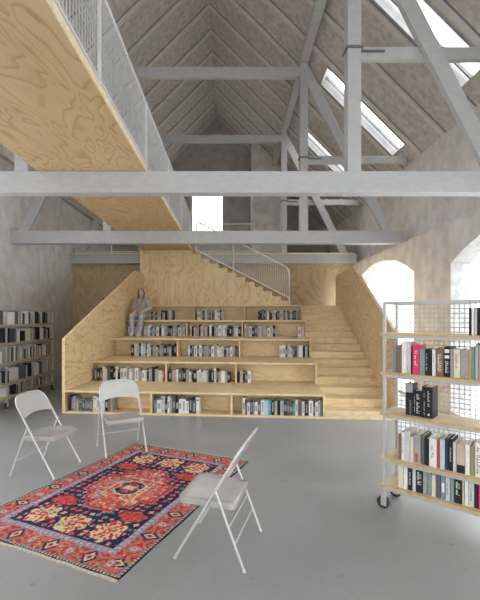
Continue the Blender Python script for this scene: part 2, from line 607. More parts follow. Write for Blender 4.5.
# ------------------------------------------------------------------ bleacher (turned a little to the room)
TH_B = math.atan(.0875)
BO = Vector((1.476, 6.28, 0))
def bw(u, v, z=0.0):
    c, s = math.cos(TH_B), math.sin(TH_B)
    return Vector((BO.x + u * c + v * s, BO.y - u * s + v * c, z))
SR, TR = .381, .975                       # tier rise and depth
UL, WALL_V = -4.25, 4.30
DIV = (-2.79, -1.475)
ord5 = ['lowest', 'second', 'third', 'fourth', 'top']
for k in range(1, 6):
    v0 = (k - 1) * TR
    z0, z1 = (k - 1) * SR, k * SR
    base_v = v0
    loc = bw(UL, v0)
    t = thing('bench_tier', '%s wide plywood seating tier with open bookshelves in its front' % (
        {1: 'lowest', 2: 'second lowest', 3: 'middle', 4: 'second highest', 5: 'highest'}[k]), 'seating tier', loc, -TH_B, 'plywood seating tiers')
    W = -UL
    nxt = v0 + TR + .33 if k < 5 else WALL_V - .003
    th = .034
    tread = MB().box(0, W, 0, nxt - v0, z1 - th, z1)
    tread.build('tread', M['ply_x'], t, bevel=.003)
    MB().box(0, W, .333 if k > 1 else .33, nxt - v0, 0, z1 - th).build('core', M['ply_x'], t)
    zb = z0 + .001
    if k == 1:
        MB().box(0, W, 0, .33, 0, .03).build('base_board', M['ply_x'], t)
        zb = .03
    for du in DIV:
        MB().box(du - UL - .015, du - UL + .015, 0, .33, zb, z1 - th).build('divider', M['ply_z'], t)
    MB().box(W - .03, W, 0, .33, zb, z1 - th).build('end_panel', M['ply_z'], t)

# side panels
def side_panel(u0, u1, label, prof):
    loc = bw(u0, 0)
    poly = [(0, v, z) for v, z in prof]
    o = MB().prism(poly, (u1 - u0, 0, 0)).build('side_panel', M['ply_side'], bevel=.003)
    o.location = loc
    o.rotation_euler = (0, 0, -TH_B)
    tag(o, label, 'panel')
side_panel(-4.305, -4.252, 'tall plywood side panel with a sloping top, left of the seating tiers',
           [(0, 0), (WALL_V - .01, 0), (WALL_V - .01, 2.78), (3.62, 2.78), (0, 1.24)])
side_panel(1.065, 1.118, 'tall plywood side panel with a sloping top, right of the stairs',
           [(0, 0), (5.30, 0), (5.30, 2.78), (3.05, 2.78), (0, 1.36)])

# stair beside the tiers: three steps to each tier
st = thing('staircase', 'broad plywood stair climbing between the seating tiers and the right side panel', 'staircase', bw(.002, 0), -TH_B)
SW = 1.06
for j in range(1, 16):
    a = (j - 1) * TR / 3
    b = j * TR / 3 if j < 15 else 5.30
    MB().box(0, SW, a, b, 0, j * SR / 3).build('step', M['ply_x'], st, bevel=.004)

# upper stair with its plywood wall, climbing left to the walkway
LZ = 15 * SR / 3
us = thing('upper_staircase', 'upper plywood flight rising left from the stair landing to the walkway', 'staircase', bw(-.28, WALL_V, 0), -TH_B)
N2, RUN = 12, .24
RIS = (3.42 - LZ) / N2
MB().box(-4.02, .278, .07, .80, 0, LZ).build('landing', M['ply_x'], us)
poly = [(-4.08, 0, 0), (.0, 0, 0)]
x, z = 0.0, LZ
poly.append((x, 0, z))
for j in range(N2):
    z += RIS
    poly.append((x, 0, z))
    if j < N2 - 1:
        x -= RUN
        poly.append((x, 0, z))
poly.append((-4.08, 0, z))
MB().prism(poly, (0, .06, 0)).build('side_wall', M['ply_z'], us)
MB().box(.0, .278, 0, .07, 0, LZ).build('landing_edge', M['ply_x'], us)
for j in range(N2):
    x1 = -j * RUN
    x0 = -(j + 1) * RUN
    MB().box(x0, x1, .062, .80, LZ, LZ + (j + 1) * RIS).build('step', M['ply_x'], us)

# railing of the upper flight: closed tube frame with a rounded lower corner
sr = thing('stair_railing', 'sloping white tube railing with wire mesh on the upper plywood flight', 'railing', bw(-.28, WALL_V + .03, 0), -TH_B)
sl = RIS / RUN
zb = lambda x: LZ + RIS + .06 - sl * (x + .0)
HB = .78
xl = -2.56
foot = lambda x: LZ + (int(-x / RUN) + 1) * RIS + .001
xr = -.03
top = lambda x: zb(x) + HB
path = [(xl, 0, zb(xl)), (xr, 0, zb(xr)), (xr, 0, top(xr) - .13)]
for a in range(1, 6):
    q = a / 5
    p0, p1, p2 = Vector((xr, 0, top(xr) - .13)), Vector((xr, 0, top(xr))), Vector((xr - .13, 0, top(xr - .13)))
    path.append(p0 * (1 - q) ** 2 + p1 * 2 * q * (1 - q) + p2 * q * q)
path.append((xl, 0, top(xl)))
MB().tube(path, .019, 8, closed=True).build('frame', M['rail_white'], sr, smooth=True)
MB().tube([(-1.52, 0, foot(-1.52)), (-1.52, 0, top(-1.52))], .015, 8).build('post', M['rail_white'], sr, smooth=True)
MB().tube([(xr, 0, foot(xr)), (xr, 0, zb(xr) + .05)], .017, 8).build('post', M['rail_white'], sr, smooth=True)
g = MB()
n = int((xr - xl) / .06)
for i in range(1, n):
    x = xl + (xr - xl) * i / n
    h = HB if x < xr - .13 else HB - .05
    g.tube([(x, 0, zb(x)), (x, 0, zb(x) + h)], .0042, 4, cap=False)
for j in range(1, 13):
    h = HB * j / 13
    g.tube([(xl, .004, zb(xl) + h), (xr, .004, zb(xr) + h)], .0042, 4, cap=False)
g.build('wire_mesh', M['rail_mesh'], sr)

# small dark fixture on the plywood wall, above the sloping panel
fx = MB().box(-.045, .045, -.05, 0, -.06, .02)
fx.box(-.02, .06, -.09, -.05, -.02, .035)
o = fx.build('wall_fixture', M['black'], bevel=.006)
o.location = (-3.73, 11.799, 2.13)
tag(o, 'small black fixture on the back plywood wall just above the sloping side panel', 'fixture')

# ------------------------------------------------------------------ books
PAL = {
    'white': (.78, .78, .77), 'pale grey': (.58, .58, .575), 'mid grey': (.34, .34, .34), 'dark grey': (.12, .12, .125),
    'black': (.022, .022, .024), 'cream': (.70, .64, .52), 'beige': (.55, .44, .33), 'slate blue': (.20, .27, .34),
    'grey green': (.22, .31, .31), 'teal': (.05, .36, .42), 'pink red': (.72, .05, .16), 'red': (.58, .06, .05), 'orange': (.75, .30, .08),
    'navy': (.035, .045, .075), 'brown': (.22, .14, .09), 'pale blue': (.45, .60, .68), 'magenta': (.55, .08, .35), 'olive': (.30, .27, .15),
}
BM = {}
for nme, c in PAL.items():
    d = tuple(min(1, x * .82 + .01) for x in c)
    BM[nme] = noisy('book_cover_' + nme.replace(' ', '_'), c, d, 30, .6, sc3=(2, 1, .5))
    bsdf(BM[nme]).inputs['Specular IOR Level'].default_value = .12

def book_boxes(w, d, h):
    cov = [(0, w, 0, .005, 0, h), (0, .004, .005, d, 0, h), (w - .004, w, .005, d, 0, h)]
    pg = (.004, w - .004, .005, d - .008, .005, h - .007)
    return cov, pg

_bk = {}
def small_book(col, w, d, h, mark):
    """a book whose parts are too small to show: cover, page block and spine mark in one mesh"""
    key = (col, round(w, 3), round(h, 2), mark)
    if key in _bk:
        me = _bk[key]
        o = bpy.data.objects.new('book', me)
        COL.objects.link(o)
        return o
    cov, pg = book_boxes(w, d, h)
    m = MB()
    for b in cov:
        m.box(*b)
    m.box(*pg, mi=1)
    if mark == 1:
        m.box(w * .18, w * .82, -.0015, 0, h * .30, h * .72, mi=2)
    elif mark == 2:
        m.box(w * .12, w * .88, -.0015, 0, h * .78, h * .90, mi=2)
        m.box(w * .12, w * .88, -.0015, 0, h * .08, h * .14, mi=2)
    elif mark == 3:
        m.box(w * .3, w * .7, -.0015, 0, h * .2, h * .85, mi=2)
    dark = sum(PAL[col]) < 1.0
    lab = BM['mid grey'] if dark else BM['mid grey']
    o = m.build('book', [BM[col], M['pages'], lab])
    _bk[key] = o.data
    return o

ORD = ['first', 'second', 'third', 'fourth', 'fifth', 'sixth', 'seventh', 'eighth', 'ninth', 'tenth', 'eleventh', 'twelfth', 'thirteenth',
       'fourteenth', 'fifteenth', 'sixteenth', 'seventeenth', 'eighteenth', 'nineteenth', 'twentieth', 'twenty-first', 'twenty-second',
       'twenty-third', 'twenty-fourth', 'twenty-fifth', 'twenty-sixth', 'twenty-seventh', 'twenty-eighth', 'twenty-ninth', 'thirtieth',
       'thirty-first', 'thirty-second', 'thirty-third', 'thirty-fourth', 'thirty-fifth', 'thirty-sixth', 'thirty-seventh', 'thirty-eighth']
WTS = [('white', 22), ('pale grey', 19), ('mid grey', 13), ('dark grey', 17), ('black', 22), ('cream', 4), ('beige', 3), ('slate blue', 4), ('grey green', 4),
       ('teal', 2), ('pink red', 1.2), ('red', .8), ('orange', 1), ('navy', 3), ('brown', 2), ('pale blue', 2), ('magenta', .7)]
def pick():
    return random.choices([a for a, b in WTS], [b for a, b in WTS])[0]

SEG = {1: [(-4.20, -3.46, 0), (-2.755, -1.99, 1), (-1.30, -.04, 2)],
       2: [(-4.20, -2.83, 0), (-2.75, -1.59, 1), (-1.44, -1.20, 2)],
       3: [(-3.81, -2.82, 0), (-2.57, -1.51, 1), (-.64, -.04, 2)],
       4: [(-4.22, -4.02, 0), (-3.83, -2.82, 0), (-2.72, -1.50, 1), (-1.42, -.65, 2), (-.19, -.04, 2)],
       5: [(-4.00, -3.33, 0), (-2.72, -2.02, 1), (-1.13, -.04, 2)]}
TN = {1: 'lowest tier', 2: 'second lowest tier', 3: 'middle tier', 4: 'second highest tier', 5: 'highest tier'}
CN = ['left', 'middle', 'right']
nbooks = 0
for k in range(1, 6):
    v0 = (k - 1) * TR
    z0 = (k - 1) * SR + (.03 if k == 1 else 0) + .001
    cnt = [0, 0, 0]
    for a, b, c in SEG[k]:
        u = a
        base_h = random.uniform(.215, .235)
        while u < b - .02:
            wd = round(random.choice((.036, .04, .046, .052, .058, .066)), 3)
            wd = min(wd, b - u)
            if wd < .022:
                break
            h = round(base_h + random.choice((-.03, -.02, 0, 0, .01, .02, .03, .045)), 2)
            col = pick()
            o = small_book(col, wd - .0015, .19, h, random.choice((0, 1, 1, 2, 3)))
            o.location = bw(u, v0 + random.uniform(.03, .055), z0)
            o.rotation_euler = (0, 0, -TH_B)
            size = 'tall' if h > .25 else ('short' if h < .21 else 'upright')
            tag(o, '%s %s book, %s from left in the %s bay of the %s' % (size, col, ORD[cnt[c]], CN[c], TN[k]),
                'book', 'books in the %s bay of the %s' % (CN[c], TN[k]))
            cnt[c] += 1
            nbooks += 1
            u += wd

# ------------------------------------------------------------------ bookcases on casters
SHELF_Z = (.198, .43, .80, 1.14, 1.465)
BL, BD, BTOP = 1.83, .29, 1.727
def bookcase(label, loc, rz, BL=1.83, posts=(0, .915, 1.83), feet=(0, 1.83)):
    t = thing('bookcase', label, 'bookcase', loc, rz, 'white steel bookcases on casters')
    q = .011
    for x in posts:
        for y in (0, BD):
            MB().box(x - q, x + q, y - q, y + q, .115, BTOP).build('post', M['steel_white'], t)
    for y in (0, BD):
        MB().box(q, BL - q, y - q, y + q, BTOP - .022, BTOP).build('top_rail', M['steel_white'], t)
    for x in (0, BL):
        MB().box(x - q, x + q, q, BD - q, BTOP - .022, BTOP).build('end_rail', M['steel_white'], t)
    for z in SHELF_Z:
        sh = MB().box(-.03, BL + .03, -.008, BD - .012, z - .016, z)
        sh.box(-.03, BL + .03, -.024, -.008, z - .016, z, mi=1)
        s = sh.build('shelf', [M['ply_shelf'], M['ply_shelf_edge']], t)
        MB().box(-.012, BL + .012, -.013, .012, z - .040, z - .0165).build('shelf_rail', M['steel_white'], s)
    g = MB()
    n = int(BL / .038)
    for i in range(1, n):
        x = BL * i / n
        g.tube([(x, BD, .17), (x, BD, BTOP - .02)], .0036, 4, cap=False)
    m = int((BTOP - .19) / .038)
    for j in range(m + 1):
        z = .17 + (BTOP - .19) * j / m
        g.tube([(0, BD + .003, z), (BL, BD + .003, z)], .0036, 4, cap=False)
    g.build('wire_back', M['mesh_white'], t)
    for x in feet:
        for y in (0, BD):
            c = MB()
            c.tube([(x - .008, y - .016, .052), (x - .008, y + .016, .052)], .052, 24)
            w = c.build('caster_wheel', M['rubber'], t, smooth=True)
            f = MB()
            f.box(x - .022, x + .022, y - .026, y - .019, .030, .116)
            f.box(x - .022, x + .022, y + .019, y + .026, .030, .116)
            f.box(x - .022, x + .022, y - .019, y + .019, .108, .116)
            f.tube([(x - .008, y - .030, .052), (x - .008, y + .030, .052)], .008, 8)
            f.build('caster_fork', M['steel_white'], w)
    return t
RA = math.radians(41.5)
right_case = bookcase('white steel bookcase on casters standing at the right of the seating, books on five shelves', (1.286, 3.35, 0), -RA)
left_case = bookcase('long white steel bookcase on casters against the left wall, packed with books', (-3.92, 5.15, 0), PI / 2,
                     3.66, (0, .915, 1.83, 2.745, 3.66), (0, 1.83, 3.66))

def case_pt(x, y, z):
    c, s = math.cos(RA), math.sin(RA)
    return (1.286 + x * c + y * s, 3.35 - x * s + y * c, z)

def big_book(x, z, w, h, d, col, label, marks=(), tilt=0.0, setback=.02, mark_col=None, group='books on the right bookcase'):
    t = thing('book', label, 'book', case_pt(x, setback, z + .001), -RA, group)
    cov, pg = book_boxes(w, d, h)
    m = MB()
    for b in cov:
        m.box(*b)
    m.build('cover', BM[col], t)
    MB().box(*pg).build('pages', M['pages'], t)
    if marks:
        dark = sum(PAL[col]) < 1.0
        mm = MB()
        for (a0, a1, b0, b1) in marks:
            mm.box(w * a0, w * a1, -.001, 0, h * b0, h * b1)
        mm.build('spine_lettering', BM[mark_col] if mark_col else (BM['white'] if dark else BM['dark grey']), t)
    return t

def letters(x0, x1, z0, z1, n, seed):
    """broken strokes running up the spine like vertical lettering too small to read"""
    r = random.Random(seed)
    out = []
    n = max(n, 10)
    st = (z1 - z0) / n
    for i in range(n):
        if r.random() < .15:
            continue
        zz = z0 + i * st
        k = r.random()
        if k < .5:
            out += [(x0, x1, zz, zz + st * .22), (x0, x0 + (x1 - x0) * .25, zz + st * .22, zz + st * .7)]
        elif k < .8:
            out += [(x0, x1, zz, zz + st * .2), (x0, x1, zz + st * .5, zz + st * .7)]
        else:
            out += [(x0, x0 + (x1 - x0) * .4, zz, zz + st * .7)]
    return out

bottom, low, mid, high, top_ = SHELF_Z
# second shelf from the top
HB2 = [(.058, .032, .215, 'slate blue', 0), (.091, .041, .225, 'brown', 0), (.133, .041, .255, 'white', 0), (.175, .030, .250, 'pale grey', 0), (.206, .012, .215, 'black', 0),
       (.219, .052, .235, 'pink red', 1), (.272, .040, .205, 'grey green', 0), (.313, .050, .205, 'black', 2), (.364, .025, .205, 'white', 3),
       (.390, .055, .215, 'brown', 4), (.447, .043, .230, 'black', 5), (.491, .020, .215, 'mid grey', 0), (.513, .046, .215, 'cream', 3),
       (.561, .054, .215, 'mid grey', 0), (.616, .017, .235, 'orange', 0), (.634, .019, .235, 'teal', 0), (.655, .020, .245, 'beige', 0),
       (.677, .025, .250, 'mid grey', 0), (.703, .030, .240, 'dark grey', 0), (.735, .035, .23, 'white', 3), (.772, .04, .22, 'slate blue', 0)]
where = 'on the second shelf of the right bookcase'
for i, (x, w, h, c, k) in enumerate(HB2):
    mk = {0: [], 1: letters(.28, .72, .30, .88, 9, i), 2: letters(.15, .3, .2, .85, 14, i), 3: letters(.3, .6, .35, .85, 8, i),
          4: letters(.25, .7, .12, .88, 11, i + 5), 5: [(.1, .9, .62, .72)] + letters(.25, .75, .15, .55, 6, i) + [(.1, .9, .8, .92)]}[k]
    lab = '%s book, %s from the left %s' % (c, ORD[i], where)
    if c == 'pink red':
        lab = 'bright pink red book with white spine lettering, second shelf of the right bookcase'
    big_book(x, high, w - .002, h, .19, c, lab, mk)
# one book with stripes on top of the row: striped spine standing out
o = big_book(.655, high + .2455, .020, .018, .12, 'black', 'small black and white striped book lying on the row of the second shelf', [(.0, 1, .3, .6)], setback=.03)
# top shelf
for i, (x, w, h, c) in enumerate([(.614, .016, .20, 'black'), (.632, .018, .20, 'white'), (.652, .015, .205, 'pale grey'), (.669, .016, .205, 'black'), (.687, .030, .21, 'dark grey'),
                                  (.72, .03, .2, 'white'), (.753, .03, .21, 'black')]):
    big_book(x, top_, w - .002, h, .19, c, '%s thin book, %s from left on the topmost shelf of the right bookcase' % (c, ORD[i]), letters(.3, .7, .2, .8, 8, i + 40) if c == 'dark grey' else [])
# middle shelf: three thick black volumes
big_book(.155, mid, .055, .255, .13, 'black', 'black volume with grey upper spine, leftmost of three thick black books', [(0, 1, .72, 1.0)] + letters(.55, .8, .05, .5, 8, 61), mark_col='mid grey', setback=.05)
big_book(.213, mid, .068, .205, .13, 'black', 'shorter black volume with white lettering, middle of three thick black books', letters(.40, .72, .12, .9, 9, 62) + letters(.15, .22, .1, .8, 14, 66), setback=.045)
big_book(.284, mid, .078, .245, .15, 'black', 'large black volume with white lettering, rightmost of three thick black books', letters(.55, .75, .38, .88, 8, 63) + letters(.18, .28, .1, .8, 16, 64) + [(.55, .72, .08, .14)], setback=.035)
# lower shelf
LOW = [(.105, .024, .205, 'brown', 0), (.131, .026, .23, 'white', 3), (.158, .040, .245, 'pale grey', 0), (.200, .026, .20, 'cream', 0), (.228, .052, .225, 'mid grey', 6),
       (.282, .026, .225, 'dark grey', 0), (.310, .030, .21, 'black', 0), (.342, .055, .22, 'white', 3), (.398, .018, .21, 'red', 0), (.418, .036, .225, 'pale blue', 0), (.455, .024, .24, 'navy', 0),
       (.481, .026, .24, 'black', 3), (.509, .024, .22, 'pale grey', 0), (.535, .054, .215, 'beige', 7), (.591, .030, .225, 'white', 0), (.623, .030, .215, 'olive', 0),
       (.655, .045, .25, 'white', 5), (.702, .035, .22, 'dark grey', 0), (.739, .04, .23, 'cream', 0), (.781, .04, .23, 'mid grey', 0)]
for i, (x, w, h, c, k) in enumerate(LOW):
    mk = {0: [], 3: letters(.3, .65, .25, .8, 9, i + 80), 5: letters(.2, .8, .1, .9, 7, i + 80), 6: [(.2, .55, .05, .35)] , 7: [(.0, 1, .0, .28)]}[k]
    big_book(x, low, w - .002, h, .19, c, '%s book, %s from the left on the fourth shelf down of the right bookcase' % (c, ORD[i]), mk,
             mark_col={6: 'red', 7: 'black'}.get(k))
BOT = [(.105, .040, .185, 'cream', 0), (.147, .032, .185, 'white', 0), (.181, .034, .185, 'black', 3), (.217, .026, .185, 'pale grey', 0), (.245, .050, .185, 'black', 5), (.297, .030, .18, 'mid grey', 0),
       (.329, .028, .185, 'grey green', 0), (.359, .030, .17, 'cream', 0), (.391, .032, .18, 'dark grey', 0), (.425, .032, .18, 'slate blue', 2), (.459, .030, .175, 'pale grey', 3), (.491, .026, .18, 'grey green', 0),
       (.519, .050, .18, 'black', 5), (.571, .014, .18, 'beige', 0), (.587, .026, .18, 'white', 0), (.615, .034, .18, 'pale grey', 3), (.651, .024, .175, 'black', 0), (.677, .045, .185, 'pink red', 3),
       (.724, .04, .18, 'white', 0), (.766, .04, .18, 'dark grey', 0)]
for i, (x, w, h, c, k) in enumerate(BOT):
    mk = {0: [], 2: [(.2, .8, .3, .7)], 3: letters(.3, .65, .25, .8, 9, i + 120), 5: letters(.2, .8, .35, .9, 6, i + 120)}[k]
    big_book(x, bottom, w - .002, h, .19, c, '%s book, %s from the left on the bottom shelf of the right bookcase' % (c, ORD[i]), mk)

# the shaded books of the left bookcases, beyond the three hundred nearest: one object
sb = MB()
names = list(PAL)
rb = random.Random(21)
for ox, lim in ((6.98, (.03, 1.78)), (5.15, (1.0, 1.79))):
    for zi, z in enumerate(SHELF_Z):
        x = lim[0] + rb.uniform(0, .05)
        hmax = .19 if zi == 0 else .27
        while x < lim[1] - .08:
            if -.08 < x - BL / 2 < .03:
                x = BL / 2 + .03
            big = rb.random() < .12
            wd = rb.uniform(.12, .22) if big else rb.uniform(.028, .06)
            if zi in (1, 3) and .25 < x < .6 and rb.random() < .3:
                x += .12
                continue
            if x + wd > BL / 2 - .02 and x < BL / 2:
                wd = BL / 2 - .02 - x
            if wd < .02:
                x = BL / 2 + .03
                continue
            if x + wd > lim[1]:
                break
            h = hmax * rb.uniform(.72, 1)
            ci = names.index(rb.choices([a for a, b in WTS[:9]], [b for a, b in WTS[:9]])[0])
            cov, pg = book_boxes(wd, .19, h)
            for (a0, a1, b0, b1, c0, c1) in cov:
                sb.box(-3.92 - .02 - b1, -3.92 - .02 - b0, ox + x + a0, ox + x + a1 - .001, z + c0 + .001, z + c1, mi=ci)
            (a0, a1, b0, b1, c0, c1) = pg
            sb.box(-3.92 - .02 - b1, -3.92 - .02 - b0, ox + x + a0, ox + x + a1 - .001, z + c0 + .001, z + c1, mi=len(names))
            x += wd + .001
            if rb.random() < .05:
                x += .15
o = sb.build('shelved_books', [BM[n] for n in names] + [M['pages']])
tag(o, 'rows of grey and white books filling the long bookcase along the left wall', 'books')
o['kind'] = 'stuff'

# ------------------------------------------------------------------ folding chairs
def make_chair(label):
    t = thing('folding_chair', label, 'chair', (0, 0, 0), 0, 'folding metal chairs')
    hw = .232
    yl = lambda z: .235 - .475 * z / .80          # the leaning plane of front legs and back
    pts = [(-hw, yl(0.0), 0.004), (-hw, yl(.44), .44), (-hw, yl(.685), .685)]
    for a in range(1, 8):
        th = PI / 2 * a / 8
        z = .685 + .11 * math.sin(th)
        pts.append((-hw + .11 * (1 - math.cos(th)), yl(z), z))
    top = [(-hw + .11, yl(.795), .795), (0, yl(.80), .80), (hw - .11, yl(.795), .795)]
    pts = pts + top + [(-x, y, z) for x, y, z in reversed(pts)]
    MB().tube(pts, .0098, 10).build('back_frame', M['chair'], t, smooth=True)
    # backrest: bowed sheet between the tubes
    m = MB()
    NX, NZ = 24, 8
    def zt(x):
        e = abs(x) / hw
        lim = (hw - .11) / hw
        if e <= lim:
            return .797
        c = (abs(x) - (hw - .11)) / .11
        return .685 + .112 * math.sqrt(max(0, 1 - c * c))
    vs = []
    for layer in (0, 1):
        for j in range(NZ + 1):
            for i in range(NX + 1):
                x = -hw + 2 * hw * i / NX
                e = x / hw
                zb = .572 + .035 * (1 - e * e)
                z = zb + (max(zt(x), zb + .005) - zb) * j / NZ
                y = yl(z) - .014 * (1 - e * e) * (1 - .45 * j / NZ) + (.005 if layer else -.005)
                vs.append((x, y, z))
    n1 = (NX + 1) * (NZ + 1)
    fs = []
    idx = lambda l, i, j: l * n1 + j * (NX + 1) + i
    for j in range(NZ):
        for i in range(NX):
            fs.append((idx(0, i, j), idx(0, i + 1, j), idx(0, i + 1, j + 1), idx(0, i, j + 1)))
            fs.append((idx(1, i, j), idx(1, i, j + 1), idx(1, i + 1, j + 1), idx(1, i + 1, j)))
    for i in range(NX):
        fs.append((idx(0, i, 0), idx(1, i, 0), idx(1, i + 1, 0), idx(0, i + 1, 0)))
        fs.append((idx(0, i, NZ), idx(0, i + 1, NZ), idx(1, i + 1, NZ), idx(1, i, NZ)))
    for j in range(NZ):
        fs.append((idx(0, 0, j), idx(0, 0, j + 1), idx(1, 0, j + 1), idx(1, 0, j)))
        fs.append((idx(0, NX, j), idx(1, NX, j), idx(1, NX, j + 1), idx(0, NX, j + 1)))
    m.add(vs, fs)
    m.build('backrest', M['chair'], t, smooth=True)
    # seat pan with folded apron
    out = []
    corners = [(-.195, -.165, .035), (.195, -.165, .035), (.216, .222, .05), (-.216, .222, .05)]
    cs = [(c[0], c[1]) for c in corners]
    for i, (x, y, r) in enumerate(corners):
        p = Vector((x, y))
        a = (Vector(cs[i - 1]) - p).normalized()
        b = (Vector(cs[(i + 1) % 4]) - p).normalized()
        p0, p2 = p + a * r, p + b * r
        for k in range(6):
            q = k / 5
            out.append(p0 * (1 - q) ** 2 + p * 2 * q * (1 - q) + p2 * q * q)
    zs = lambda y: .395 + .015 * (y + .175) / .37
    cen = Vector((0, .03))
    n = len(out)
    seat = MB()
    vs = [(p.x, p.y, zs(p.y) - .042) for p in out] + [(p.x, p.y, zs(p.y) - .006) for p in out]
    ins = [cen + (p - cen) * .965 for p in out]
    vs += [(p.x, p.y, zs(p.y)) for p in ins]
    ins2 = [cen + (p - cen) * .80 for p in out]
    vs += [(p.x, p.y, zs(p.y) - .004) for p in ins2]
    fs = [tuple(range(n))[::-1]]
    for r in range(3):
        fs += [(r * n + i, r * n + (i + 1) % n, (r + 1) * n + (i + 1) % n, (r + 1) * n + i) for i in range(n)]
    fs.append(tuple(range(3 * n, 4 * n)))
    seat.add(vs, fs)
    seat.build('seat', M['chair_seat'], t, smooth=True)
    for s in (-1, 1):
        MB().tube([(s * .251, -.055, .487), (s * .251, -.245, .004)], .009, 10).build('rear_leg', M['chair'], t, smooth=True)
        MB().tube([(s * .222, yl(.487), .487), (s * .262, yl(.487), .487)], .007, 8).build('pivot', M['chair'], t, smooth=True)
        b = MB().tube([(s * .19, yl(.385), .385), (s * .242, yl(.385), .385)], .007, 8)
        b.build('pivot', M['chair'], t, smooth=True)
        MB().tube([(s * hw, .2315, .0065), (s * hw, .2225, .0215)], .0122, 10).build('foot_cap', M['chair'], t, smooth=True)
        MB().tube([(s * .251, -.2445, .005), (s * .251, -.2385, .0205)], .0115, 10).build('foot_cap', M['chair'], t, smooth=True)
    for z in (.265, .165):
        y = -.245 + .19 * z / .487
        MB().tube([(-.251, y, z), (.251, y, z)], .005, 8).build('rung', M['chair'], t, smooth=True)
    return t
RUG_T = .006
c1 = make_chair('white metal folding chair at far left, its back to the left bookcase')
def put(c, x, y, fx, fy, z=0.0):
    c.location = (x, y, z)
    c.rotation_euler = (0, 0, math.atan2(-fx, fy))
put(c1, -1.925, 4.205, .982, -.188)
c2 = copy_tree(c1)
c2['label'] = 'white metal folding chair facing us, two feet on the rug\'s far edge'
put(c2, -1.311, 4.822, .47, -.883, RUG_T + .002)
c3 = copy_tree(c1)
c3['label'] = 'white metal folding chair nearest to us, seen edge-on beside the rug'
put(c3, -.083, 2.794, -.96, .277, RUG_T + .0006)

